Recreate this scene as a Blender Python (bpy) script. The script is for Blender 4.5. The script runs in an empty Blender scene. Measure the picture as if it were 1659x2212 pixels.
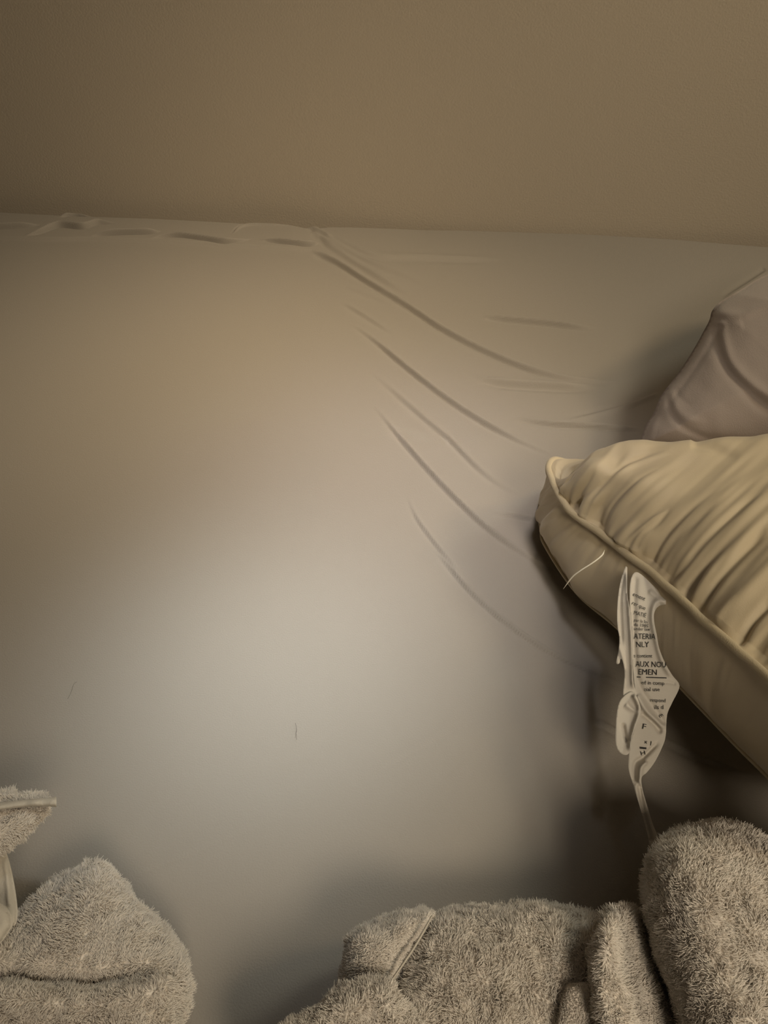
import bpy, math
import numpy as np

sc = bpy.context.scene
# ------------------------------------------------------------------ camera
F, CH, PITCH, ROLL = 1609.0, 0.40, 45.0, 1.6
def _rx(a):
    c, s = math.cos(a), math.sin(a); return np.array([[1, 0, 0], [0, c, -s], [0, s, c]])
def _rz(a):
    c, s = math.cos(a), math.sin(a); return np.array([[c, -s, 0], [s, c, 0], [0, 0, 1]])
RM = _rx(math.radians(90 - PITCH)) @ _rz(math.radians(ROLL))
CAM = np.array([0.0, 0.0, CH])
cd = bpy.data.cameras.new('camera'); cam = bpy.data.objects.new('camera', cd)
sc.collection.objects.link(cam); sc.camera = cam
cd.sensor_fit = 'VERTICAL'; cd.sensor_height = 24.0; cd.lens = 24.0 * F / 2212.0
cd.clip_start = 0.01
from mathutils import Matrix, Vector
cam.matrix_world = Matrix.Translation(CAM.tolist()) @ Matrix(RM.tolist()).to_4x4()

# ------------------------------------------------------------------ light
w = bpy.data.worlds.new('world'); sc.world = w; w.use_nodes = True
w.node_tree.nodes['Background'].inputs[0].default_value = (1.0, 0.80, 0.58, 1)
w.node_tree.nodes['Background'].inputs[1].default_value = 0.012
def area(name, loc, target, size, power, col, spread=180):
    l = bpy.data.lights.new(name, 'AREA'); l.shape = 'DISK'; l.size = size
    l.energy = power; l.color = col; l.spread = math.radians(spread)
    o = bpy.data.objects.new(name, l); sc.collection.objects.link(o)
    o.location = loc
    o.rotation_euler = (Vector(target) - Vector(loc)).to_track_quat('-Z', 'Y').to_euler()
    return o
area('warm_right_fill', (1.1, 0.25, 1.15), (0.0, 0.95, 0.30), 0.26, 1.6, (1.0, 0.76, 0.46), 100)  # added warm area light from the right; no window known there
area('wall_wash_fill', (0.0, -0.05, 1.7), (0.05, 0.95, 0.30), 0.4, 0.12, (1.0, 0.82, 0.60), 85)  # extra faint wash for the wall, not an actual ceiling fixture
area('far_right_fill', (0.95, 0.65, 1.1), (0.0, 0.3, 0), 0.30, 0.85, (1.0, 1.0, 0.82), 110)  # invented light at the far right, placed and tuned for the shading only
area('camera_side_fill', (0.32, -0.47, 0.9), (0.15, 0.28, 0), 0.30, 0.66, (1.0, 0.85, 0.64), 74)  # unseen helper on the camera side, added to lift the blankets
area('sheet_pool_fill', (0.10, 0.40, 0.9), (-0.065, 0.250, 0), 0.15, 0.082, (0.94, 1.0, 0.99), 20)  # narrow beam put in to make the bright pool on the sheet
area('upper_pool_fill', (0.12, 0.45, 1.1), (0.02, 0.42, 0), 0.20, 0.088, (1.0, 0.95, 0.95), 22)  # second added beam, stretches the pool towards the wall; no fitting there
area('far_sheet_fill', (0.1, 0.40, 1.2), (-0.12, 0.62, 0), 0.20, 0.265, (1.0, 0.775, 0.49), 36)  # made-up warm beam that brightens the far part of the sheet
sc.view_settings.view_transform = 'Standard'; sc.view_settings.look = 'None'
sc.view_settings.gamma = 1.0; sc.view_settings.use_curve_mapping = False
sc.view_settings.exposure = 0.31

# ------------------------------------------------------------------ helpers
def P(px, py, z=0.0):
    """point at height z seen at photo pixel px,py (arrays welcome)"""
    px, py, z = np.broadcast_arrays(np.asarray(px, float), np.asarray(py, float), np.asarray(z, float))
    d = np.stack([(px - 829.5) / F, -(py - 1106) / F, -np.ones_like(px)], -1) @ RM.T
    t = (z - CH) / d[..., 2]
    return CAM + t[..., None] * d
def Pd(px, py, dist):
    px, py, dist = np.broadcast_arrays(np.asarray(px, float), np.asarray(py, float), np.asarray(dist, float))
    d = np.stack([(px - 829.5) / F, -(py - 1106) / F, -np.ones_like(px)], -1) @ RM.T
    d /= np.linalg.norm(d, axis=-1)[..., None]
    return CAM + d * dist[..., None]
def proj(V):
    q = (V - CAM) @ RM
    return np.stack([829.5 + F * q[..., 0] / -q[..., 2], 1106 - F * q[..., 1] / -q[..., 2]], -1)
def catmull(K, n=12, closed=False):
    K = np.asarray(K, float); m = len(K); out = []
    seg = m if closed else m - 1
    for i in range(seg):
        if closed: a, b, c, d = K[(i-1) % m], K[i], K[(i+1) % m], K[(i+2) % m]
        else: a, b, c, d = K[max(i-1, 0)], K[i], K[i+1], K[min(i+2, m-1)]
        for t in np.arange(n) / n:
            out.append(0.5 * ((2*b) + (-a+c)*t + (2*a-5*b+4*c-d)*t*t + (-a+3*b-3*c+d)*t**3))
    if not closed: out.append(K[-1])
    return np.array(out)
def resample(K, ts):
    K = np.asarray(K, float); L = np.r_[0, np.cumsum(np.linalg.norm(np.diff(K, axis=0), axis=1))]; L /= L[-1]
    return np.stack([np.interp(ts, L, K[:, j]) for j in range(K.shape[1])], -1)
def interp_knots(K, n):
    """Catmull through knots (axis 0) at n uniform parameters; K may be (m, ..., 3)"""
    K = np.asarray(K, float); m = len(K); t = np.linspace(0, m-1, n); i = np.minimum(t.astype(int), m-2); f = (t - i)
    f = f.reshape((-1,) + (1,) * (K.ndim - 1))
    a, b, c, d = K[np.maximum(i-1, 0)], K[i], K[i+1], K[np.minimum(i+2, m-1)]
    return 0.5 * ((2*b) + (-a+c)*f + (2*a-5*b+4*c-d)*f*f + (-a+3*b-3*c+d)*f**3)
_rng = np.random.RandomState(5)
_T = _rng.rand(32, 32, 32) * 2 - 1
def noise(V, s, seed=0.0):
    q = np.asarray(V, float) * s + seed * 7.31 + 100
    if q.shape[-1] == 2: q = np.concatenate([q, np.full(q.shape[:-1] + (1,), seed * 3.7)], -1)
    i = np.floor(q).astype(int); f = q - i; f = f*f*(3-2*f); r = 0
    for a in (0, 1):
        for b in (0, 1):
            for c in (0, 1):
                wgt = (f[..., 0] if a else 1-f[..., 0]) * (f[..., 1] if b else 1-f[..., 1]) * (f[..., 2] if c else 1-f[..., 2])
                r = r + wgt * _T[(i[..., 0]+a) % 32, (i[..., 1]+b) % 32, (i[..., 2]+c) % 32]
    return r
def seg_dist(pts, line):
    """signed distance (left positive) and 0..1 parameter along the polyline"""
    best = np.full(len(pts), 1e9); sd = np.zeros(len(pts)); tt = np.zeros(len(pts)); n = len(line) - 1
    for k in range(n):
        a, b = line[k], line[k+1]; ab = b - a; L2 = (ab**2).sum() + 1e-12
        t = np.clip(((pts - a) @ ab) / L2, 0, 1); q = pts - (a + t[:, None] * ab)
        d = np.hypot(q[:, 0], q[:, 1]); m = d < best
        s = np.sign(ab[0]*q[:, 1] - ab[1]*q[:, 0]); best[m] = d[m]; sd[m] = (d*s)[m]; tt[m] = (k + t[m]) / n
    return sd, tt
def creases(px, items):
    """height (mm) from crease list: (pixel polyline, width px, height mm, [taper0, taper1])"""
    h = np.zeros(len(px))
    for it in items:
        line, wd, amp = it[0], it[1], it[2]
        tp = it[3] if len(it) > 3 else (0.25, 0.25)
        L = catmull(line, 8)
        lo, hi = L.min(0) - 6*wd, L.max(0) + 6*wd
        m = (px[:, 0] > lo[0]) & (px[:, 0] < hi[0]) & (px[:, 1] > lo[1]) & (px[:, 1] < hi[1])
        if not m.any(): continue
        d, t = seg_dist(px[m], L)
        e = np.clip(t / max(tp[0], 1e-3), 0, 1) * np.clip((1-t) / max(tp[1], 1e-3), 0, 1); e = e*e*(3-2*e)
        if len(it) > 4 and it[4] == 'v': prof = -np.exp(-(d/wd)**2)
        elif len(it) > 4 and it[4] == 'r': prof = np.exp(-(d/wd)**2)
        else: prof = np.exp(-((d)/wd)**2) - 0.7*np.exp(-((d-1.5*wd)/(wd*1.1))**2)
        h[m] += amp * e * prof
    return h
def mesh_obj(name, V, faces_q, mat, parent=None, smooth=True, faces_t=None):
    V = np.asarray(V, np.float32).reshape(-1, 3)
    me = bpy.data.meshes.new(name)
    q = np.asarray(faces_q, np.int32).reshape(-1, 4)
    t = np.asarray(faces_t if faces_t is not None else [], np.int32).reshape(-1, 3)
    me.vertices.add(len(V)); me.vertices.foreach_set('co', V.ravel())
    nl = q.size + t.size
    me.loops.add(nl); me.loops.foreach_set('vertex_index', np.r_[q.ravel(), t.ravel()])
    me.polygons.add(len(q) + len(t))
    me.polygons.foreach_set('loop_start', np.r_[np.arange(len(q))*4, q.size + np.arange(len(t))*3].astype(np.int32))
    me.update(calc_edges=True); me.validate()
    me.polygons.foreach_set('use_smooth', np.full(len(me.polygons), smooth))
    me.materials.append(mat)
    o = bpy.data.objects.new(name, me); sc.collection.objects.link(o)
    if parent: o.parent = parent
    return o
def empty(name, loc):
    o = bpy.data.objects.new(name, None); sc.collection.objects.link(o); o.location = loc
    o.empty_display_size = 0.02; return o
def under(root, o):
    """parent o to root keeping its world place"""
    o.parent = root
    off = np.array(root.location, float)
    v = np.empty(len(o.data.vertices)*3, np.float32); o.data.vertices.foreach_get('co', v)
    o.data.vertices.foreach_set('co', (v.reshape(-1, 3) - off).astype(np.float32).ravel()); o.data.update()
    return o
def tag(o, label=None, cat=None, group=None, kind=None):
    for k, v in (('label', label), ('category', cat), ('group', group), ('kind', kind)):
        if v: o[k] = v
    return o
def gridq(nu, nv):
    i = np.arange(nu-1)[:, None] * nv + np.arange(nv-1)[None]; i = i.ravel()
    return np.stack([i, i+nv, i+nv+1, i+1], -1)
def grid_normals(G):
    du = np.gradient(G, axis=0); dv = np.gradient(G, axis=1); n = np.cross(du, dv)
    return n / (np.linalg.norm(n, axis=-1, keepdims=True) + 1e-12)
def tube(name, pts, r, mat, n=10, taper=False, rvar=0.0):
    pts = np.asarray(pts, float); m = len(pts); T = np.gradient(pts, axis=0); T /= np.linalg.norm(T, axis=1)[:, None] + 1e-12
    up = np.array([0.1, 0.2, 1.0]); N = np.cross(T, up); N /= np.linalg.norm(N, axis=1)[:, None]; B = np.cross(T, N)
    rr = np.full(m, r)
    if rvar: rr = r * (1 + rvar * noise(pts, 160, 3))
    if taper: rr = rr * np.clip(np.minimum(np.arange(m), np.arange(m)[::-1]) / 6.0, 0.25, 1)
    a = np.linspace(0, 2*math.pi, n, endpoint=False)
    V = pts[:, None] + rr[:, None, None] * (np.cos(a)[None, :, None]*N[:, None] + np.sin(a)[None, :, None]*B[:, None])
    i = (np.arange(m-1)[:, None]*n + np.arange(n)[None]); j = (np.arange(m-1)[:, None]*n + (np.arange(n)[None]+1) % n)
    Q = np.stack([i.ravel(), j.ravel(), (j+n).ravel(), (i+n).ravel()], -1)
    V = np.concatenate([V.reshape(-1, 3), pts[:1], pts[-1:]])
    k0, k1 = m*n, m*n+1; a0 = np.arange(n)
    Tt = np.concatenate([np.stack([np.full(n, k0), (a0+1) % n, a0], -1), np.stack([np.full(n, k1), (m-1)*n+a0, (m-1)*n+(a0+1) % n], -1)])
    return mesh_obj(name, V, Q, mat, faces_t=Tt)
def inside(pts, poly):
    x, y = pts[:, 0], pts[:, 1]; r = np.zeros(len(pts), bool); n = len(poly)
    for i in range(n):
        x0, y0 = poly[i]; x1, y1 = poly[(i+1) % n]
        if y0 == y1: continue
        c = ((y0 > y) != (y1 > y)) & (x < (x1-x0)*(y-y0)/(y1-y0) + x0); r ^= c
    return r
def poly_patch(poly, step):
    """quad grid filling a closed outline; border vertices sit on the outline"""
    poly = np.asarray(poly, float); lo = poly.min(0) - step; hi = poly.max(0) + step
    nx = int((hi[0]-lo[0])/step)+2; ny = int((hi[1]-lo[1])/step)+2
    gx, gy = np.meshgrid(lo[0]+np.arange(nx)*step, lo[1]+np.arange(ny)*step, indexing='ij')
    pts = np.stack([gx.ravel(), gy.ravel()], -1); ins = inside(pts, poly)
    q = gridq(nx, ny); q = q[ins[q].sum(1) >= 3]
    used = np.unique(q); mp = -np.ones(len(pts), int); mp[used] = np.arange(len(used)); q = mp[q]; pts = pts[used]; ins = ins[used]
    e = np.concatenate([q[:, [0, 1]], q[:, [1, 2]], q[:, [2, 3]], q[:, [3, 0]]])
    es = np.sort(e, 1); key = es[:, 0].astype(np.int64)*len(pts)+es[:, 1]; u, inv, cnt = np.unique(key, return_inverse=True, return_counts=True)
    be = e[cnt[inv] == 1]; bd = np.zeros(len(pts), bool); bd[be.ravel()] = True
    ring = np.vstack([poly, poly[:1]]); best = np.full(len(pts), 1e9); near = pts.copy()
    for k in range(len(ring)-1):
        a, b = ring[k], ring[k+1]; ab = b-a; t = np.clip(((pts-a)@ab)/((ab**2).sum()+1e-12), 0, 1); c = a+t[:, None]*ab
        d = np.hypot(*(pts-c).T); m = d < best; best[m] = d[m]; near[m] = c[m]
    pts[bd] = near[bd]; best[bd] = 0
    return pts, q, bd, best, be
def puff(name, poly, step, zf, R, up, dn, mat, cr=(), disp=None, px_round=8, up_dir=None, pile=None, smooth_poly=True, powr=0.5):
    """soft body: outline in photo pixels laid on height zf(px,py), puffed up and down from its rim.
    R: rim rounding width in px, up/dn: puff heights in m"""
    if smooth_poly: poly = catmull(poly, px_round, True)
    pts, q, bd, d, be = poly_patch(poly, step)
    base = P(pts[:, 0], pts[:, 1], zf(pts[:, 0], pts[:, 1]))
    # rounded profile, softened by averaging over the grid
    k = np.clip(d / R, 0, 1); prof = (1 - (1-k)**2) ** powr
    prof[bd] = 0
    if up_dir is None:
        ud = CAM - base; ud = ud/np.linalg.norm(ud, axis=1)[:, None]
    else: ud = np.array(up_dir, float); ud = np.broadcast_to(ud/np.linalg.norm(ud), base.shape)
    h = up * prof + creases(pts, cr)*0.001*np.clip(d/(0.15*R), 0, 1)
    if disp is not None: h = h + disp(base, pts) * np.clip(d/(0.3*R), 0, 1)
    top = base + ud*h[:, None]
    bot = base - ud*(dn*prof)[:, None]
    n = len(pts); mp = np.arange(n) + n; nb = np.where(~bd)[0]; mp[nb] = n + np.arange(len(nb)); mp[bd] = np.where(bd)[0]
    V = np.concatenate([top, bot[nb]]); qb = mp[q][:, ::-1]
    # px y runs down, so the grid is wound clockwise seen from above
    Q = np.concatenate([q[:, ::-1], qb[:, :]])
    return V, Q, (pts, q, top, d)
def hairs(V, Q, count, length, width, seed, lean=0.7, nscale=120, wl=None, keep=None):
    """short pile: bent three-sided spikes on the quads V[Q]"""
    r = np.random.RandomState(seed)
    A, B, Cc, D = (V[Q[:, i]] for i in range(4))
    nrm = np.cross(Cc-A, D-B); ar = np.linalg.norm(nrm, axis=1)*0.5; nrm /= (2*ar)[:, None] + 1e-12
    wgt = ar if keep is None else ar*keep
    f = r.choice(len(Q), count, p=wgt/wgt.sum()); u, v = r.rand(count), r.rand(count)
    p = (A[f]*((1-u)*(1-v))[:, None] + B[f]*(u*(1-v))[:, None] + Cc[f]*(u*v)[:, None] + D[f]*((1-u)*v)[:, None])
    nn = nrm[f]
    vn = np.zeros_like(V); 
    for i in range(4): np.add.at(vn, Q[:, i], nrm)
    vn /= np.linalg.norm(vn, axis=1)[:, None] + 1e-12
    nn = vn[Q[f, 0]]*0.5 + vn[Q[f, 2]]*0.5
    def fld(s, sd): return np.stack([noise(p, s, sd), noise(p, s, sd+1), noise(p, s, sd+2)], -1)
    dirn = nn + lean*1.3*fld(nscale, seed) + lean*0.9*fld(nscale*3, seed+5) + 0.15*r.randn(count, 3)
    out = (dirn*nn).sum(1); dirn += nn*np.clip(0.35-out, 0, 1)[:, None]
    dirn /= np.linalg.norm(dirn, axis=1)[:, None]
    bend = 0.5*fld(nscale*2, seed+11) + 0.2*r.randn(count, 3)
    ln = length*(0.65+0.5*r.rand(count))*(1+0.35*noise(p, nscale*1.2, seed+20))
    wd = width*(0.7+0.6*r.rand(count))
    s1 = np.cross(dirn, r.randn(count, 3)); s1 /= np.linalg.norm(s1, axis=1)[:, None]; s2 = np.cross(dirn, s1)
    mid = p + dirn*(ln*0.55)[:, None]; tip = p + (dirn + bend*0.6)*(ln)[:, None]
    vs = []
    for c, sc_ in ((p - nn*0.0005, 1.0), (mid, 0.85), (tip, 0.35)):
        for a in (0, 2.094, 4.189): vs.append(c + (wd*sc_)[:, None]*(math.cos(a)*s1 + math.sin(a)*s2))
    HV = np.stack(vs, 1).reshape(-1, 3); o = (np.arange(count)*9)[:, None]
    q = []
    for l in (0, 3):
        for a in range(3): q.append(np.concatenate([o+l+a, o+l+(a+1) % 3, o+l+3+(a+1) % 3, o+l+3+a], 1))
    return HV, np.concatenate(q), np.concatenate([o+6, o+7, o+8], 1)

# ------------------------------------------------------------------ materials
def mat(name, col, rough=0.9, bump=(0, 100), sheen=0.0, var=None, trans=0.0, spec=0.3, weave=None):
    m = bpy.data.materials.new(name); m.use_nodes = True; nt = m.node_tree; b = nt.nodes['Principled BSDF']
    b.inputs['Base Color'].default_value = (*col, 1); b.inputs['Roughness'].default_value = rough
    b.inputs['Specular IOR Level'].default_value = spec
    b.inputs['Sheen Weight'].default_value = sheen
    tc = nt.nodes.new('ShaderNodeTexCoord')
    if var:
        n = nt.nodes.new('ShaderNodeTexNoise'); n.inputs['Scale'].default_value = var[1]; n.inputs['Detail'].default_value = 3
        r = nt.nodes.new('ShaderNodeMix'); r.data_type = 'RGBA'
        r.inputs[6].default_value = (*col, 1); r.inputs[7].default_value = (*var[0], 1)
        nt.links.new(tc.outputs['Object'], n.inputs['Vector']); nt.links.new(n.outputs['Fac'], r.inputs[0]); nt.links.new(r.outputs[2], b.inputs['Base Color'])
    if bump[0]:
        n = nt.nodes.new('ShaderNodeTexNoise'); n.inputs['Scale'].default_value = bump[1]; n.inputs['Detail'].default_value = 4
        bp = nt.nodes.new('ShaderNodeBump'); bp.inputs['Strength'].default_value = bump[0]; bp.inputs['Distance'].default_value = 0.001
        nt.links.new(tc.outputs['Object'], n.inputs['Vector']); nt.links.new(n.outputs['Fac'], bp.inputs['Height']); nt.links.new(bp.outputs[0], b.inputs['Normal'])
    return m
M_sheet = mat('beige_cotton_sheet', (0.355, 0.325, 0.29), 0.95, (0.4, 1100), 0.1)
M_wall = mat('painted_wall', (0.57, 0.505, 0.42), 0.9, (0.3, 500))
M_cream = mat('cream_cotton_satin', (0.55, 0.46, 0.315), 0.5, (0.12, 1500), 0.2)
M_pipe = mat('cream_piping', (0.52, 0.435, 0.29), 0.8, (0.3, 1500), 0.2)
M_mauve = mat('grey_mauve_flannel', (0.33, 0.28, 0.255), 0.95, (0.35, 1200), 0.3)
M_fleece = mat('greige_plush', (0.90, 0.84, 0.77), 0.85, (0, 0), 0.5, var=((0.82, 0.76, 0.69), 90))
M_hem = mat('smooth_hem_tape', (0.66, 0.61, 0.53), 0.8, (0.3, 900), 0.2)
M_tag = mat('white_label_cloth', (0.60, 0.56, 0.50), 0.8, (0.2, 1800))
M_ink = mat('black_label_ink', (0.03, 0.03, 0.03), 0.7, (0.1, 900))
M_thread = mat('white_thread', (0.85, 0.80, 0.68), 0.6, (0.1, 900))
M_mark = mat('dark_lint', (0.06, 0.055, 0.05), 0.8, (0.1, 900))
M_matt = mat('mattress_ticking', (0.6, 0.57, 0.5), 0.9, (0.2, 500))
M_floor = mat('wood_floor', (0.25, 0.16, 0.09), 0.5, (0.2, 60), var=((0.18, 0.11, 0.06), 12))

# ------------------------------------------------------------------ setting
edge_px = np.array([(-400, 440), (-200, 449), (0, 458), (330, 471), (560, 484), (670, 490), (712, 484), (1000, 487), (1250, 495), (1450, 506), (1659, 522), (2000, 545)], float)
edge_w = P(edge_px[:, 0], edge_px[:, 1], 0.0)
# wall plane through the two ends of the bed edge, a little behind it
a, b = P(0, 458, 0), P(1659, 522, 0); dw = (b-a)/np.linalg.norm(b-a); nw = np.array([-dw[1], dw[0], 0]);
off = max(((edge_w[2:-1]-a) @ nw).max(), 0) + 0.002
wa = a + nw*off
def wallpt(s, z): return wa + dw*s + np.array([0, 0, z])
FLOORZ = -0.55
def box(name, c8, m):
    q = [(0, 1, 2, 3), (7, 6, 5, 4), (0, 4, 5, 1), (1, 5, 6, 2), (2, 6, 7, 3), (3, 7, 4, 0)]
    return mesh_obj(name, np.array(c8), q, m, smooth=False)
t = nw*0.1
wl = box('wall_back', [wallpt(-2.0, FLOORZ), wallpt(2.6, FLOORZ), wallpt(2.6, 1.9), wallpt(-2.0, 1.9),
     wallpt(-2.0, FLOORZ)+t, wallpt(2.6, FLOORZ)+t, wallpt(2.6, 1.9)+t, wallpt(-2.0, 1.9)+t], M_wall)
tag(wl, kind='structure')
fl = box('floor', [wallpt(-2.0, FLOORZ-.05)+t-nw*3.2, wallpt(2.6, FLOORZ-.05)+t-nw*3.2, wallpt(2.6, FLOORZ-.05)+t, wallpt(-2.0, FLOORZ-.05)+t,
     wallpt(-2.0, FLOORZ)+t-nw*3.2, wallpt(2.6, FLOORZ)+t-nw*3.2, wallpt(2.6, FLOORZ)+t, wallpt(-2.0, FLOORZ)+t], M_floor)
tag(fl, kind='structure')

# ------------------------------------------------------------------ fitted sheet
SHEET_CR = [
 # long diagonal folds fanning out from the kink in the far edge
 ([(672, 545), (720, 562), (800, 612), (880, 660), (960, 712), (1050, 758), (1140, 795), (1220, 815), (1300, 823), (1385, 826)], 6.5, 2.6, (0.08, 0.35)),
 ([(672, 500), (720, 522), (790, 560), (870, 590), (940, 625)], 10, 1.6, (0.1, 0.5)),
 ([(690, 512), (760, 560), (840, 610), (900, 640)], 10, 1.1, (0.1, 0.5)),
 ([(700, 500), (790, 545), (860, 556), (960, 558)], 9, 1.0, (0.3, 0.5)),
 ([(735, 650), (790, 682), (860, 726)], 7, 0.7, (0.4, 0.4)),
 ([(740, 615), (800, 636), (850, 655)], 10, 0.5, (0.4, 0.4)),
 ([(755, 695), (810, 735), (880, 793), (960, 855), (1040, 908), (1120, 950), (1215, 990)], 6, 2.4, (0.3, 0.3)),
 ([(790, 790), (850, 842), (910, 895), (970, 945), (1030, 1005), (1080, 1045), (1135, 1072)], 8, 1.0, (0.35, 0.4)),
 ([(805, 870), (850, 925), (910, 995), (980, 1070), (1060, 1145), (1140, 1200), (1240, 1258)], 6, 2.3, (0.3, 0.3)),
 ([(880, 1065), (900, 1115), (935, 1165), (975, 1215), (990, 1240)], 5, 1.6, (0.4, 0.15)),
 ([(940, 1185), (985, 1240), (1030, 1290), (1100, 1350), (1190, 1410), (1280, 1452), (1370, 1490)], 5.5, 2.0, (0.15, 0.35)),
 ([(1040, 685), (1100, 690), (1200, 700), (1290, 712)], 5, 1.2, (0.3, 0.3)),
 ([(1020, 815), (1100, 826), (1200, 832), (1290, 836)], 10, 1.0, (0.3, 0.3)),
 ([(1100, 900), (1180, 914), (1280, 920), (1390, 928)], 6, 1.1, (0.4, 0.3)),
 ([(1425, 850), (1370, 872), (1300, 893), (1210, 912)], -8, 1.8, (0.15, 0.4)),
 ([(1060, 1105), (1110, 1112), (1150, 1120)], 6, 0.9, (0.4, 0.1)),
 ([(1280, 1555), (1310, 1568), (1345, 1590)], 6, 1.5, (0.3, 0.3)),
 ([(1420, 1590), (1520, 1640), (1640, 1680)], 7, 1.5, (0.3, 0.3)),
 ([(1659, 585), (1610, 618), (1560, 650)], 9, 1.6, (0.05, 0.3)),
 ([(830, 548), (960, 556), (1100, 560)], 9, 0.6, (0.4, 0.4)),
 # gathered strip along the far left edge
 ([(-100, 500), (0, 496), (50, 493), (90, 490)], 5, 2.2, (0.1, 0.4)),
 ([(55, 513), (90, 505), (130, 492), (180, 495), (215, 485), (250, 487)], 5, 2.6, (0.3, 0.3)),
 ([(130, 472), (150, 468), (170, 467), (200, 470)], 4, 1.8, (0.3, 0.3)),
 ([(195, 513), (250, 509), (310, 508), (350, 506)], 4.5, 2.4, (0.3, 0.3)),
 ([(320, 520), (380, 515), (440, 522), (490, 528), (550, 522)], 4, 2.2, (0.3, 0.3)),
 ([(500, 512), (515, 497), (540, 490), (600, 490), (660, 492)], 5, -1.6, (0.3, 0.3)),
 ([(560, 524), (620, 530), (665, 532), (690, 524)], 4.5, 2.2, (0.3, 0.3)),
 ([(660, 490), (690, 500), (720, 516)], 6, 2.0, (0.3, 0.3)),
]
xs = np.r_[np.arange(-1.1, -0.5225, 0.004), np.arange(-0.52, 0.5195, 0.0014), np.arange(0.521, 1.25, 0.005)]
ss = np.unique(np.r_[np.linspace(0, 0.42, 24), np.linspace(0.42, 0.90, 560), np.linspace(0.90, 1.0, 260)])   # near (0) to far edge (1)
ex = np.interp(xs, edge_w[:, 0], edge_w[:, 1])
ex[xs < edge_w[0, 0]] = edge_w[0, 1] + (xs[xs < edge_w[0, 0]] - edge_w[0, 0]) * dw[1]/dw[0]
ex[xs > edge_w[-1, 0]] = edge_w[-1, 1] + (xs[xs > edge_w[-1, 0]] - edge_w[-1, 0]) * dw[1]/dw[0]
ker = np.exp(-np.linspace(-2, 2, 15)**2); ker /= ker.sum(); ex = np.convolve(np.pad(ex, 7, 'edge'), ker, 'valid')
Y0 = -0.75
GX = np.repeat(xs[:, None], len(ss), 1); GY = Y0 + (ex[:, None]-Y0)*ss[None]
V = np.stack([GX, GY, np.zeros_like(GX)], -1).reshape(-1, 3)
front = V[:, 1] > 0.03
pxy = np.full((len(V), 2), -9999.0); pxy[front] = proj(V[front])
def boosted(c):
    (xa, ya), (xb, yb) = c[0][0], c[0][-1]
    if ya < 530 and xb < 700: kw, ka = 0.32, 2.6          # tight pleats in the gathered strip
    elif abs(yb-ya) < 0.16*abs(xb-xa): kw, ka = 0.55, 4.2  # shallow level creases
    elif abs(c[2]) < 1.3: kw, ka = 0.6, 2.3
    else: kw, ka = 0.62, 1.5
    return (c[0], abs(c[1])*kw, c[2]*ka) + tuple(c[3:])
h = creases(pxy, [boosted(c) for c in SHEET_CR])
dist = np.linalg.norm(V - CAM, axis=1)
V[:, 2] += h*0.001
# soft unevenness and the raised strip along the far left edge
V[:, 2] += 0.0012*noise(V[:, :2], 6, 1)
seam_px = catmull([(-600, 495), (0, 520), (200, 522), (330, 528), (560, 541), (680, 548), (700, 535), (720, 500)], 8)
sl = P(seam_px[:, 0], seam_px[:, 1], 0)
ysl = np.interp(V[:, 0], sl[:, 0], sl[:, 1], left=0, right=9)
ml = V[:, 0] < sl[0, 0]; ysl[ml] = sl[0, 1] + (V[ml, 0]-sl[0, 0])*dw[1]/dw[0]
k = np.clip((V[:, 1]-ysl)/0.008, 0, 1); V[:, 2] += 0.0035*k*k*(3-2*k)*np.clip((700-pxy[:, 0])/70, 0, 1)
# far rim: rounds down to the wall
ee = np.repeat(ex[:, None], len(ss), 1).ravel() - V[:, 1]
k = np.clip(1-ee/0.012, 0, 1); V[:, 2] -= 0.006*k**2
kr = np.clip((V[:, 0]+0.06)/0.1, 0, 1)*np.clip(1-ee/0.14, 0, 1); V[:, 2] -= 0.003*kr**1.5
G = V.reshape(len(xs), len(ss), 3)
# drops down the far and the near side
def skirt(row, dy, depth, rows=8):
    out = []
    for i in range(1, rows+1):
        r = row.copy(); a_ = i/rows; r[:, 1] += dy*math.sin(min(a_*3, 1)*math.pi/2); r[:, 2] -= depth*a_**1.5; out.append(r)
    return np.stack(out, 1)
far = skirt(G[:, -1], 0.0008, 0.22); near = skirt(G[:, 0], -0.02, 0.22)[:, ::-1]
G = np.concatenate([near, G, far], 1)
sheet = mesh_obj('fitted_sheet', G, gridq(G.shape[0], G.shape[1]), M_sheet)
tag(sheet, 'smooth beige fitted sheet stretched over the bed against the wall, with fanned diagonal creases', 'sheet')
# mattress under the sheet
x0, x1 = xs[0]+.01, xs[-1]-.01
yl = float(np.interp(x0, xs, ex))-.012; yr = float(np.interp(x1, xs, ex))-.012
mt = box('mattress', [(x0, Y0+.01, -.25), (x1, Y0+.01, -.25), (x1, yr, -.25), (x0, yl, -.25), (x0, Y0+.01, -.02), (x1, Y0+.01, -.02), (x1, yr, -.02), (x0, yl, -.02)], M_matt)
tag(mt, 'mattress hidden beneath the beige fitted sheet', 'mattress')
bb = box('bed_base', [(x0+.02, Y0+.03, FLOORZ), (x1-.02, Y0+.03, FLOORZ), (x1-.02, yr-.02, FLOORZ), (x0+.02, yl-.02, FLOORZ), (x0+.02, Y0+.03, -.25), (x1-.02, Y0+.03, -.25), (x1-.02, yr-.02, -.25), (x0+.02, yl-.02, -.25)], M_floor)
tag(bb, 'plain bed base below the mattress, out of sight', 'bed base')
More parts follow.
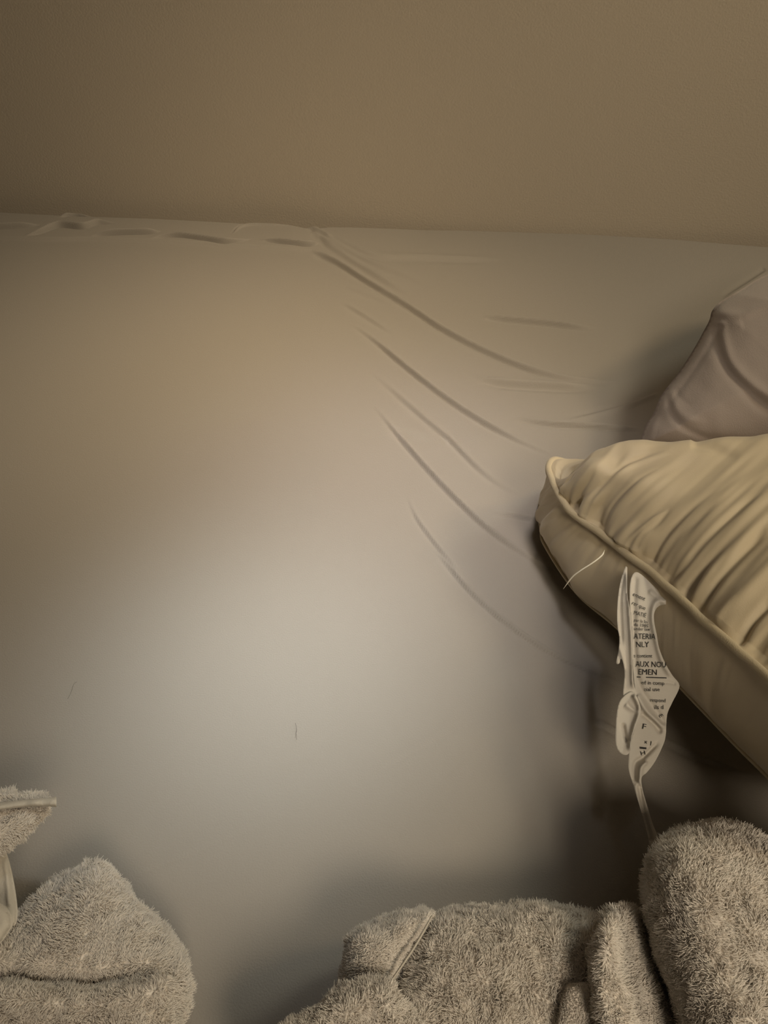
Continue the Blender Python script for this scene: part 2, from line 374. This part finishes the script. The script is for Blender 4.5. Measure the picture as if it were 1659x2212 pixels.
# small dark marks lying on the sheet
hr = tube('hair', P([638, 640, 641, 639, 640, 641], [1562, 1570, 1577, 1584, 1591, 1598], .0019), 0.00030, M_mark, 6, True)
tag(hr, 'tiny dark vertical hair lying on the bare beige sheet', 'lint')
hr = tube('lint', P([166, 160, 157, 154, 150, 146], [1473, 1476, 1484, 1494, 1503, 1510], .0019), 0.00028, M_mark, 6, True)
tag(hr, 'faint curved speck of lint on the sheet at the left, above the blanket corner', 'lint')

# ------------------------------------------------------------------ cream pillow
U = [ # seam px,z | bottom seam px,z | ridge px,z
 ((1420, 1014, .040), (1425, 1030, .012), (1440, 1000, .060)),
 ((1330, 1010, .050), (1330, 1035, .012), (1345, 985, .078)),
 ((1270, 1006, .056), (1275, 1035, .012), (1292, 986, .077)),
 ((1228, 999, .061), (1225, 1040, .012), (1256, 1000, .074)),
 ((1199, 994, .064), (1190, 1044, .012), (1230, 1014, .070)),
 ((1187, 1008, .065), (1176, 1058, .012), (1220, 1032, .067)),
 ((1194, 1036, .065), (1168, 1082, .012), (1217, 1044, .066)),
 ((1207, 1066, .065), (1166, 1112, .012), (1236, 1024, .078)),
 ((1222, 1089, .0655), (1170, 1146, .013), (1264, 990, .088)),
 ((1240, 1110, .066), (1178, 1178, .014), (1300, 966, .096)),
 ((1310, 1160, .070), (1245, 1278, .020), (1410, 957, .108)),
 ((1355, 1195, .075), (1328, 1350, .027), (1530, 953, .115)),
 ((1420, 1245, .082), (1425, 1437, .036), (1665, 943, .122)),
 ((1500, 1320, .092), (1520, 1535, .045), (1830, 925, .128)),
 ((1580, 1392, .102), (1594, 1612, .053), (1990, 910, .134)),
 ((1659, 1462, .112), (1668, 1686, .062), (2150, 900, .138)),
 ((1850, 1640, .135), (1850, 1880, .085), (2500, 930, .140)),
]
S3 = np.array([P(*u[0]) for u in U]); B3 = np.array([P(*u[1]) for u in U]); R3 = np.array([P(*u[2]) for u in U])
nk = len(U); cols = []
for i in range(nk):
    S, B, Rg = S3[i], B3[i], R3[i]
    g = (S-B); outd = np.array([-0.96, -0.25, 0]) if i > 6 else np.array([-0.75, 0.3, 0]) * (0.7 if i > 3 else 0.0)
    bul = 0.008 if i > 7 else 0.003
    G1 = B + g*0.28 + outd*bul; G2 = B + g*0.68 + outd*bul*0.8
    kk = [0.15]*7 + [0.35, 0.65] + [0.9]*20; kk = kk[i]
    T1 = S + (Rg-S)*0.12 + np.array([-.001, 0, .012])*kk
    T2 = S + (Rg-S)*0.35 + np.array([0, 0, .020])*kk
    T3 = S + (Rg-S)*0.68 + np.array([0, 0, .010])*kk
    F1 = Rg + np.array([.010, .014, -.014]); F2 = Rg + np.array([.018, .018, -.05]); 
    if i < 6: F1 = Rg + np.array([.012, -.002, -.006]); F2 = Rg + np.array([.030, -.004, -.020])
    F2[2] = max(F2[2], 0.02)
    Bm = B + np.array([.06, .02, -0.003 if i < 9 else -.012]); Bf = B + np.array([.14, .06, -.004 if i < 8 else -.02])
    Bm[2] = max(Bm[2], .009); Bf[2] = max(Bf[2], .009)
    cols.append([Bf, Bm, B, G1, G2, S, T1, T2, T3, Rg, F1, F2])
K = np.array(cols)                      # (nk, 12, 3)
NU = 620
K = interp_knots(K, NU)
def rows(Kp, n): return interp_knots(np.swapaxes(Kp, 0, 1), n).swapaxes(0, 1)
uu = np.linspace(0, nk-1, NU)
# arc-length along the seam keeps wrinkle widths even
arc = np.r_[0, np.cumsum(np.linalg.norm(np.diff(K[:, 5], axis=0), axis=1))]
pil = empty('pillow', tuple(P(1170, 1120, 0.0)))
tag(pil, 'cream cotton pillow with piped gusset edge and hanging care label, corner pointing left', 'pillow')
# top panel
TP = rows(K[:, 5:], 330); nv = TP.shape[1]
nrm = grid_normals(TP); 
if nrm[..., 2].mean() < 0: nrm = -nrm
vv = np.linspace(0, 1, nv)[None]; aa = arc[:, None]
vl = vv*6/4.0   # 0 seam .. 1 ridge
wob = 0.010*noise(np.stack(np.broadcast_arrays(aa*14, vl*2.2), -1), 1, 2) - 0.010*vl**1.3*np.ones_like(aa)
def rn(s, sv, sd):
    return noise(np.stack(np.broadcast_arrays((aa+wob)*s, vl*sv+0*aa), -1), 1, sd)
near_s = np.exp(-(vl/0.35)**2)*np.clip(vl/0.03, 0, 1)
midw = np.clip(vl/0.08, 0, 1)*np.exp(-(vl/0.85)**2)
wr = 0.0030*near_s*rn(190, 3.0, 1) + 0.0042*midw*rn(95, 1.8, 3) + 0.0036*np.clip(vl/0.2, 0, 1)*np.exp(-(vl/1.2)**2)*rn(42, 1.2, 5) + 0.0012*midw*rn(260, 6, 8)
wr *= np.clip((uu[:, None]-6.6)/0.8, 0.12, 1)
px = proj(TP.reshape(-1, 3))
PC = [
 ([(1354, 1194), (1362, 1168), (1385, 1142), (1415, 1115), (1445, 1098)], 4.5, 1.08, (0.05, 0.3), 'r'),
 ([(1372, 1190), (1392, 1154), (1425, 1122), (1450, 1092)], 5, 1.2, (0.15, 0.4), 'v'),
 ([(1262, 1125), (1280, 1075), (1320, 1025), (1375, 990), (1440, 968)], 5, 1.2, (0.1, 0.35), 'v'),
 ([(1230, 1085), (1262, 1050), (1290, 1012)], 4, 0.96, (0.1, 0.4), 'v'),
 ([(1236, 1095), (1270, 1064), (1300, 1040)], 4, 0.96, (0.1, 0.4), 'v'),
 ([(1395, 1220), (1440, 1150), (1500, 1090), (1560, 1050)], 7, 1.68, (0.1, 0.5), 'v'),
 ([(1450, 1260), (1520, 1170), (1600, 1100), (1670, 1050)], 8, 1.92, (0.1, 0.4), 'v'),
 ([(1510, 1325), (1560, 1240), (1660, 1140)], 9, 2.16, (0.1, 0.2), 'v'),
 ([(1590, 1395), (1620, 1340), (1670, 1290)], 8, 1.92, (0.1, 0.2), 'v'),
 ([(1300, 1150), (1325, 1090), (1375, 1040), (1430, 1010)], 5, 1.2, (0.1, 0.4), 'v'),
 ([(1300, 1035), (1380, 998), (1450, 975)], 6, 1.44, (0.3, 0.4), 'r'),
 ([(1490, 956), (1540, 966), (1600, 985)], 12, 2.88, (0.2, 0.5), 'v'),
]
wr = wr + creases(px, PC).reshape(wr.shape)*0.001
TP = TP + nrm*wr[..., None]
under(pil, mesh_obj('top_panel', TP, gridq(NU, nv), M_cream))
# gusset
GP = rows(K[:, 2:6], 110); nv = GP.shape[1]; nrm = grid_normals(GP)
if nrm[..., 0].mean() > 0: nrm = -nrm
vv = np.linspace(0, 1, nv)[None]
wb = 0.004*noise(np.stack(np.broadcast_arrays(aa*20, vv*1.5), -1), 1, 4)
gw = (0.0022*noise(np.stack(np.broadcast_arrays((aa+wb)*105, vv*1.0+0*aa), -1), 1, 9) + 0.0006*noise(np.stack(np.broadcast_arrays((aa+wb)*300, vv*3+0*aa), -1), 1, 6))
gw = 1.9*gw*np.clip(np.minimum(vv, 1-vv)/0.06, 0, 1)*np.clip(1.2-(uu[:, None]-6.5)/5.5, 0.12, 1)
GP = GP + nrm*gw[..., None]
under(pil, mesh_obj('gusset', GP, gridq(NU, nv), M_cream))
# bottom panel and the far side closing the shell
BP = rows(K[:, :3], 30); under(pil, mesh_obj('bottom_panel', BP, gridq(NU, BP.shape[1]), M_cream))
FP = rows(np.stack([K[:, 11], K[:, 11]*0.5+K[:, 0]*0.5 + np.array([.03, .02, 0]), K[:, 0]], 1), 24)
under(pil, mesh_obj('back_panel', FP, gridq(NU, FP.shape[1]), M_cream))
sp = K[:, 5] + np.array([-0.0008, -0.0008, 0.0006]) + 0.0003*noise(K[:, 5], 90, 3)[:, None]
under(pil, tube('piping', sp[::2], 0.0023, M_pipe, 12, rvar=0.05))
under(pil, tube('seam', K[::3, 2] + np.array([-.0004, 0, 0]), 0.0011, M_pipe, 8))
# loose thread hanging off the seam
th = catmull([P(1308, 1186, .0745)+[-.002, -.004, 0], P(1300, 1198, .0745)+[-.003, -.007, 0], P(1280, 1216, .070)+[-.004, -.012, 0], P(1255, 1232, .066)+[-.005, -.014, 0], P(1238, 1248, .062)+[-.006, -.015, 0]], 8)
thp = catmull(np.array([Pd(1306, 1188, .428), Pd(1300, 1200, .423), Pd(1280, 1216, .420), Pd(1255, 1232, .420), Pd(1236, 1247, .422), Pd(1217, 1272, .426)]), 8)
under(pil, tube('loose_thread', thp, 0.00042, M_thread, 6, True))

# ------------------------------------------------------------------ care label
def seam_depth(px_, py_): return None
lab = empty('care_label', (0, 0, 0)); lab.parent = pil
LD = np.linalg.norm(P(1385, 1260, .078)-CAM)     # distance of the seam where the label is sewn in
def ldepth(x, y):
    # hangs from the seam: its plane stays upright and a little in front of the gusset
    z = np.interp(y, [1220, 1260, 1300, 1400, 1480, 1560, 1620, 1700, 1850], [.080, .079, .078, .070, .062, .054, .050, .044, .034])
    return P(x, y, z)
def label_piece(name, poly, cr=(), off=0.0, th=0.0005, step=2.2, crs=1.0, smooth_n=4, m=M_tag, wave=0.0):
    poly = catmull(poly, smooth_n, True)
    pts, q, bd, d, be = poly_patch(poly, step)
    V = ldepth(pts[:, 0], pts[:, 1]); dr = (CAM - V); dr /= np.linalg.norm(dr, axis=1)[:, None]
    h = creases(pts, cr)*0.001*crs + off + wave*noise(pts, 0.02, 2)
    Vt = V + dr*h[:, None]; Vb = Vt - dr*th; n = len(V)
    Q = np.concatenate([q[:, ::-1], q+n, np.stack([be[:, 0], be[:, 1], be[:, 1]+n, be[:, 0]+n], -1)])
    return under(pil, mesh_obj(name, np.concatenate([Vt, Vb]), Q, m))
def lift(x, y, cr, off, crs=1.0, wave=0.0):
    V = ldepth(x, y); dr = (CAM - V); dr /= np.linalg.norm(dr, axis=1)[:, None]
    p2 = np.stack([x, y], -1)
    return V + dr*(creases(p2, cr)*0.001*crs + off + wave*noise(p2, 0.02, 2))[:, None]
CR1 = [
 ([(1372, 1240), (1368, 1330), (1372, 1430), (1385, 1490), (1420, 1540), (1436, 1570)], 7, -2.0, (0.05, 0.1), 'r'),
 ([(1445, 1306), (1420, 1300), (1410, 1330), (1418, 1380), (1432, 1430), (1455, 1465)], 7, 3.0, (0.1, 0.1), 'r'),
 ([(1375, 1500), (1400, 1540), (1440, 1575)], 6, 3.5, (0.1, 0.2), 'r'),
 ([(1385, 1540), (1410, 1560), (1430, 1585)], 5, -2.5, (0.1, 0.2), 'r'),
 ([(1372, 1690), (1372, 1650), (1390, 1635), (1425, 1600)], 5, -3.0, (0.1, 0.2), 'r'),
 ([(1383, 1700), (1385, 1660), (1400, 1645)], 5, 3.0, (0.1, 0.2), 'r'),
 ([(1380, 1690), (1392, 1760), (1410, 1820)], 4, -2.5, (0.1, 0.1), 'r'),
 ([(1372, 1690), (1385, 1760), (1402, 1815)], 4, 1.8, (0.1, 0.1), 'r'),
 ([(1418, 1478), (1440, 1474), (1460, 1478)], 3, -1.0, (0.2, 0.1), 'r'),
 ([(1400, 1275), (1420, 1290), (1440, 1300)], 5, 2.0, (0.2, 0.1), 'r'),
]
main_poly = [(1372, 1236), (1388, 1243), (1410, 1264), (1435, 1288), (1456, 1308), (1440, 1306), (1424, 1309), (1414, 1322), (1413, 1342), (1419, 1372), (1424, 1400), (1436, 1430), (1452, 1458), (1468, 1482),
  (1452, 1518), (1441, 1545), (1438, 1590), (1430, 1615), (1415, 1645), (1398, 1668), (1386, 1680), (1388, 1705), (1398, 1740), (1412, 1785), (1428, 1822), (1422, 1845), (1408, 1845), (1398, 1800), (1384, 1750), (1366, 1690), (1357, 1655),
  (1361, 1610), (1370, 1570), (1376, 1530), (1372, 1495), (1366, 1430), (1364, 1360), (1360, 1300), (1362, 1255)]
label_piece('label_face', main_poly, CR1)
CR2 = [([(1348, 1232), (1340, 1290), (1342, 1360), (1344, 1400)], 4, -2.0, (0.1, 0.3), 'r'), ([(1357, 1235), (1359, 1300), (1364, 1380), (1366, 1440), (1368, 1490)], 5, 3.0, (0.1, 0.1), 'r'), ([(1335, 1390), (1345, 1420), (1350, 1450)], 4, 1.5, (0.2, 0.2), 'r')]
label_piece('label_fold', [(1353, 1221), (1345, 1240), (1337, 1275), (1333, 1320), (1334, 1355), (1338, 1378), (1336, 1405), (1331, 1432), (1338, 1433), (1341, 1422), (1347, 1436), (1349, 1460), (1346, 1505), (1360, 1512), (1376, 1500), (1369, 1478), (1366, 1430), (1365, 1380), (1361, 1320), (1355, 1280), (1355, 1222)], CR2, 0.0035)
CR3 = [([(1368, 1498), (1382, 1532), (1370, 1575), (1360, 1625)], 6, 4.0, (0.1, 0.1), 'r'), ([(1345, 1560), (1350, 1590), (1356, 1605)], 4, -3.0, (0.2, 0.2), 'r'), ([(1350, 1520), (1362, 1530), (1380, 1540)], 5, 1.5, (0.2, 0.2), 'r')]
label_piece('label_end', [(1365, 1494), (1374, 1502), (1384, 1532), (1376, 1560), (1366, 1590), (1359, 1627), (1342, 1628), (1330, 1608), (1330, 1570), (1333, 1535), (1339, 1515), (1350, 1502)], CR3, 0.005)
# printing on the label: real characters bent onto its face
txt_v, txt_t = [], []
dg_cache = None
def add_text(s, px_, py_, hpx, rot=0.0, wscale=1.0, shear=0.0, bold=0.0):
    cu = bpy.data.curves.new('print', 'FONT'); cu.body = s; cu.size = 1.0; cu.resolution_u = 2; cu.offset = bold
    o = bpy.data.objects.new('print', cu); sc.collection.objects.link(o)
    dg = bpy.context.evaluated_depsgraph_get(); me = bpy.data.meshes.new_from_object(o.evaluated_get(dg))
    v = np.array([x.co[:] for x in me.vertices]); me.calc_loop_triangles()
    tr = np.array([t_.vertices[:] for t_ in me.loop_triangles]).reshape(-1, 3)
    bpy.data.objects.remove(o); bpy.data.curves.remove(cu); bpy.data.meshes.remove(me)
    if not len(v): return
    sx = hpx/0.72*wscale; sy = hpx/0.72
    X = v[:, 0]*sx; Y = -v[:, 1]*sy + 1e-3*shear*X*X; c, s_ = math.cos(rot), math.sin(rot)
    x = px_ + X*c - Y*s_; y = py_ + X*s_ + Y*c
    W = lift(x, y, CR1, 0.0007)
    base = sum(len(a_) for a_ in txt_v); txt_v.append(W); txt_t.append(tr+base)
for args in [
    ('ement', 1366, 1286, 9, 0.42, 0.9), ('rer que', 1364, 1305, 9, 0.42, .85, 0, .0), ('MATIÈ', 1368, 1327, 9, 0.25, 0.8), 
    ('par la loi', 1369, 1342, 7, .16, .9), ('de 1985', 1369, 1352, 7, .12, 1.0), ('under law', 1369, 1361, 7, .05, .9),
    ('ATERIA', 1369, 1380, 12.5, .02, .82, 0, 0.0), ('NLY', 1373, 1398, 12.5, .0, .9, 0, 0.0),
    ('s contient', 1369, 1420, 8.5, .02, .85), ('AUX NOU', 1373, 1440, 12.5, .03, .82, 0, 0.0), ('EMEN', 1378, 1457, 12.5, .03, .95, 0, 0.0),
    ('ed in comp', 1385, 1478, 8.5, .04, .95), ('cial use', 1391, 1493, 8.5, .0, 1.0), ('respond', 1404, 1516, 8.5, .04, .88), ('ils d', 1413, 1532, 9.5, .0, 1.0), ('E', 1423, 1546, 9, 1.0, 1.0),
    ('F', 1386, 1574, 12, .2, 1.2), ('x', 1392, 1606, 9, .1, 1.0), ('l', 1404, 1610, 10, .2, 1.0), ('-', 1381, 1622, 22, .1, 1.6, 0, .02), ('H', 1384, 1632, 9, -.2, 1.3)]:
    add_text(*args)
lw = lift(np.array([1376., 1376, 1440, 1440, 1408, 1408]), np.array([1461.5, 1463.6, 1463.5, 1465.6, 1462.5, 1464.6]), CR1, 0.0008)
nb_ = sum(len(a_) for a_ in txt_v); txt_v.append(lw); txt_t.append(np.array([[0, 1, 5], [0, 5, 4], [4, 5, 3], [4, 3, 2]])+nb_)
pr = under(pil, mesh_obj('label_print', np.concatenate(txt_v), np.zeros((0, 4)), M_ink, faces_t=np.concatenate(txt_t), smooth=False))
bpy.data.objects.remove(lab)
lab = bpy.data.objects['label_face']; lab.name = 'care_label'; lab['label'] = 'twisted white care label with black print'
for n_ in ('label_fold', 'label_end', 'label_print'): bpy.data.objects[n_].parent = lab
pr.name = 'printed_text'; pr['label'] = 'black printed lettering'

# ------------------------------------------------------------------ mauve pillow behind
mz = lambda x, y: np.clip(0.028 + (955-y)/300*0.06 + (x-1390)/300*0.012, 0.01, 0.10)
mpoly = [(1384, 962), (1387, 940), (1397, 915), (1412, 892), (1424, 862), (1440, 838), (1468, 802), (1498, 755), (1522, 712), (1533, 690), (1538, 672), (1556, 652), (1600, 626), (1659, 592), (1800, 540), (2050, 560), (2150, 800), (2050, 960), (1700, 978), (1500, 985), (1420, 978)]
MC = [
 ([(1550, 672), (1500, 762), (1442, 842), (1418, 900), (1400, 955)], 7.4375, 1.68, (0.02, 0.05), 'r'),
 ([(1562, 700), (1515, 775), (1462, 850), (1442, 880)], 6.375, 1.47, (0.05, 0.1), 'v'),
 ([(1550, 672), (1600, 680), (1640, 665), (1720, 640)], 9.5625, 2.31, (0.05, 0.1), 'r'),
 ([(1556, 690), (1566, 745), (1585, 790), (1640, 840), (1720, 890)], 10.625, 2.52, (0.05, 0.1), 'r'),
 ([(1546, 700), (1553, 755), (1578, 806), (1630, 860), (1700, 905)], 12.75, 2.94, (0.05, 0.2), 'v'),
 ([(1600, 700), (1640, 690), (1700, 680)], 12.75, 1.26, (0.1, 0.2), 'v'),
 ([(1440, 850), (1446, 880), (1465, 912), (1500, 935), (1550, 950), (1659, 955)], 7.4375, 1.68, (0.05, 0.2), 'v'),
 ([(1448, 842), (1460, 880), (1490, 905), (1540, 918)], 8.5, 1.26, (0.1, 0.4), 'r'),
 ([(1455, 835), (1475, 865), (1500, 880)], 6.375, 0.756, (0.1, 0.4), 'v'),
]
V, Q, info = puff('pillow', mpoly, 4, mz, 170, 0.045, 0.04, M_mauve, MC, disp=lambda b_, p_: 0.002*noise(b_, 35, 3)+0.0004*noise(b_, 110, 5))
V[:, 2] = np.maximum(V[:, 2], 0.002)
mp_ = tag(mesh_obj('pillow', V, Q, M_mauve), 'greyish mauve brushed cotton pillow leaning behind the cream pillow', 'pillow')
mp_.name = 'pillow_in_case'
flp = [P(1552, 670, .10), P(1525, 718, .09), P(1498, 765, .078), P(1468, 808, .065), P(1442, 842, .052), P(1425, 870, .04)]
mp_.name = 'pillow.001'

# ------------------------------------------------------------------ plush blankets
def plush(name, root, poly, zf, R, up, dn, cr=(), count=20000, length=0.0030, width=0.00022, seed=1, lean=0.7, nscale=120, step=4, lump=0.002, label=None, clampz=0.003, n=8, hair_ok=None, m=None):
    V, Q, (pts, q, top, d) = puff(name, poly, step, zf, R, up, dn, M_fleece, cr, disp=lambda b_, p_: lump*noise(b_, 28, seed)+lump*0.35*noise(b_, 120, seed+3), px_round=n)
    V[:, 2] = np.maximum(V[:, 2], clampz)
    nt = len(Q)//2
    if count:
        HV, HQ, HT = hairs(V, Q, count, length, width, seed, lean, nscale)
        Qa = np.concatenate([Q, HQ+len(V)]); o = mesh_obj(name, np.concatenate([V, HV]), Qa, m or M_fleece, faces_t=HT+len(V))
    else: o = mesh_obj(name, V, Q, m or M_fleece)
    if label: o['label'] = label
    return under(root, o)
lb = empty('blanket', tuple(P(150, 2212, 0)))
tag(lb, 'crumpled greige plush blanket in the lower left corner, its hemmed corner sticking up', 'blanket')
# main hump
plush('body', lb, [(-250, 2080), (-100, 2010), (0, 1990), (28, 1985), (60, 1957), (100, 1922), (150, 1888), (190, 1866), (215, 1862), (245, 1885), (275, 1925), (320, 1970), (365, 2020), (395, 2065), (408, 2115), (405, 2165), (395, 2215), (380, 2300), (250, 2420), (-250, 2420)],
   lambda x, y: 0.026+0*x, 120, 0.034, 0.026, [([(-60, 2108), (40, 2112), (110, 2122), (200, 2126), (280, 2112), (345, 2098)], 20, 10, (0.02, 0.2), 'v'), ([(-60, 2150), (60, 2160), (200, 2165), (330, 2140), (390, 2110)], 26, 6, (0.02, 0.2), 'r')], 130000, seed=11, label='furry rounded hump')
# raised corner flap with its hem
plush('corner_flap', lb, [(-250, 1700), (-100, 1712), (0, 1715), (60, 1716), (108, 1722), (112, 1735), (98, 1765), (70, 1790), (40, 1815), (12, 1836), (-20, 1850), (-120, 1870), (-250, 1880)],
   lambda x, y: 0.066+0*x, 40, 0.010, 0.010, count=40000, length=0.0028, seed=13, lump=0.001)
def strip(name, root, path, wpx, z, th, mat_, cr=(), label=None, sh=None):
    c = catmull(path, 8); T = np.gradient(c, axis=0); T /= np.linalg.norm(T, axis=1)[:, None]; N = np.stack([-T[:, 1], T[:, 0]], -1)
    ww = np.interp(np.linspace(0, 1, len(c)), np.linspace(0, 1, len(wpx)), wpx)
    a_ = np.linspace(0, 2*math.pi, 14, endpoint=False); zz = np.interp(np.linspace(0, 1, len(c)), np.linspace(0, 1, len(z)), z)
    VV = []
    for aa_ in a_:
        p_ = c + N*(ww*0.5*math.cos(aa_))[:, None]; VV.append(P(p_[:, 0], p_[:, 1], zz + th*math.sin(aa_)*(1+0.3*noise(p_, 0.05, 1))))
    VV = np.stack(VV, 1); mm, nn_ = VV.shape[:2]
    i = (np.arange(mm-1)[:, None]*nn_ + np.arange(nn_)[None]); j = (np.arange(mm-1)[:, None]*nn_ + (np.arange(nn_)[None]+1) % nn_)
    Q_ = np.stack([i.ravel(), j.ravel(), (j+nn_).ravel(), (i+nn_).ravel()], -1)
    V_ = np.concatenate([VV.reshape(-1, 3), VV[:1].mean(1), VV[-1:].mean(1)]); k0 = mm*nn_; a0 = np.arange(nn_)
    Tt = np.concatenate([np.stack([np.full(nn_, k0), (a0+1) % nn_, a0], -1), np.stack([np.full(nn_, k0+1), (mm-1)*nn_+a0, (mm-1)*nn_+(a0+1) % nn_], -1)])
    o = mesh_obj(name, V_, Q_, mat_, faces_t=Tt)
    if label: o['label'] = label
    return under(root, o)
strip('hem', lb, [(-250, 1765), (-80, 1757), (-10, 1744), (30, 1738), (70, 1734), (122, 1732)], [17, 17, 15, 15, 16, 22], [.078], .0025, M_hem, label='pale smooth hem edge')
plush('flap_underside', lb, [(-80, 1826), (0, 1828), (14, 1842), (26, 1885), (35, 1935), (38, 1975), (30, 2000), (0, 1985), (-80, 1960)], lambda x, y: 0.050+0*x, 22, .005, .010, [([(10, 1850), (16, 1900), (20, 1960)], 5, 1.5, (.2, .1), 'r')], count=0, m=M_hem, lump=.0008, step=3, label='smooth woven underside')
plush('rolled_edge', lb, [(-120, 1940), (-20, 1945), (10, 1955), (26, 1978), (27, 2000), (14, 2020), (0, 2038), (-40, 2060), (-120, 2060)], lambda x, y: 0.068+0*x, 25, .008, .008, count=0, m=M_hem, lump=0.0005)

rb = empty('blanket', tuple(P(1100, 2212, 0)))
tag(rb, 'crumpled greige plush blanket below the cream pillow, with a big furry roll at right', 'blanket')
plush('body', rb, [(905, 2000), (945, 1975), (1000, 1964), (1080, 1961), (1170, 1957), (1240, 1966), (1300, 1980), (1380, 2000), (1440, 2200), (1450, 2400), (900, 2420), (700, 2400), (780, 2230), (850, 2110)],
   lambda x, y: 0.030+0*x, 110, 0.034, 0.03, [([(1000, 2010), (1100, 2040), (1200, 2050)], 30, 3, (.3, .3), 'v')], 130000, seed=21, label='furry middle fold')
plush('side_fold', rb, [(748, 2050), (752, 2030), (775, 2008), (812, 1993), (860, 1976), (905, 1971), (940, 1973), (925, 2000), (898, 2045), (870, 2090), (848, 2130), (820, 2200), (760, 2240), (715, 2200), (735, 2130)],
   lambda x, y: 0.040+0*x, 60, 0.026, 0.026, [([(900, 2020), (870, 2070), (840, 2120)], 14, 4, (.2, .2), 'v')], 60000, length=0.0022, seed=23)
strip('seam', rb, [(934, 1977), (915, 2012), (891, 2052), (864, 2092), (843, 2122)], [4, 6, 6, 6, 5], [.062, .0665, .068, .068, .066], .0012, M_hem, label='pale seam ridge')
RIBS = [([(800+9*k, 2150+13*k-10*(k % 2)), (826+9*k, 2141+13*k), (854+9*k, 2124+13*k)], 4.2, 2.4, (.35, .12), 'r') for k in range(0, 10)]
plush('lower_flap', rb, [(560, 2270), (620, 2216), (670, 2185), (712, 2158), (738, 2132), (790, 2118), (836, 2116), (850, 2128), (872, 2158), (893, 2190), (918, 2228), (960, 2290), (940, 2400), (560, 2420)],
   lambda x, y: 0.064+0*x, 50, 0.014, 0.03, RIBS, 60000, length=0.0024, seed=27, step=3, label='flap with ribbed edge')
plush('folded_patch', rb, [(1195, 2260), (1205, 2205), (1218, 2150), (1226, 2128), (1250, 2126), (1275, 2128), (1300, 2140), (1320, 2260)], lambda x, y: 0.064+0*x, 24, .006, .02, count=15000, length=.0010, seed=31, lump=.0006)
plush('upright_fold', rb, [(1312, 1972), (1314, 1960), (1335, 1958), (1358, 1951), (1378, 1968), (1392, 1992), (1415, 2050), (1440, 2110), (1470, 2180), (1520, 2300), (1300, 2330), (1290, 2220), (1278, 2150), (1277, 2090), (1286, 2030), (1300, 1990)],
   lambda x, y: 0.066-np.clip((x-1300-(y-1960)*0.2)/130, 0, 1)*0.035, 40, 0.014, 0.04, [([(1330, 1975), (1310, 2040), (1300, 2120), (1310, 2200)], 16, 3, (.1, .1), 'r')], 60000, length=.0026, seed=33)
plush('large_roll', rb, [(1393, 1925), (1397, 1880), (1408, 1850), (1430, 1820), (1470, 1794), (1510, 1782), (1560, 1778), (1610, 1790), (1680, 1820), (1800, 1850), (2000, 1950), (2050, 2400), (1560, 2420), (1520, 2310), (1480, 2215), (1445, 2130), (1415, 2040), (1400, 1975)],
   lambda x, y: 0.060+0*x, 150, 0.042, 0.058, [], 180000, length=.0028, width=.00022, seed=37, lean=0.6, label='big furry rounded roll')
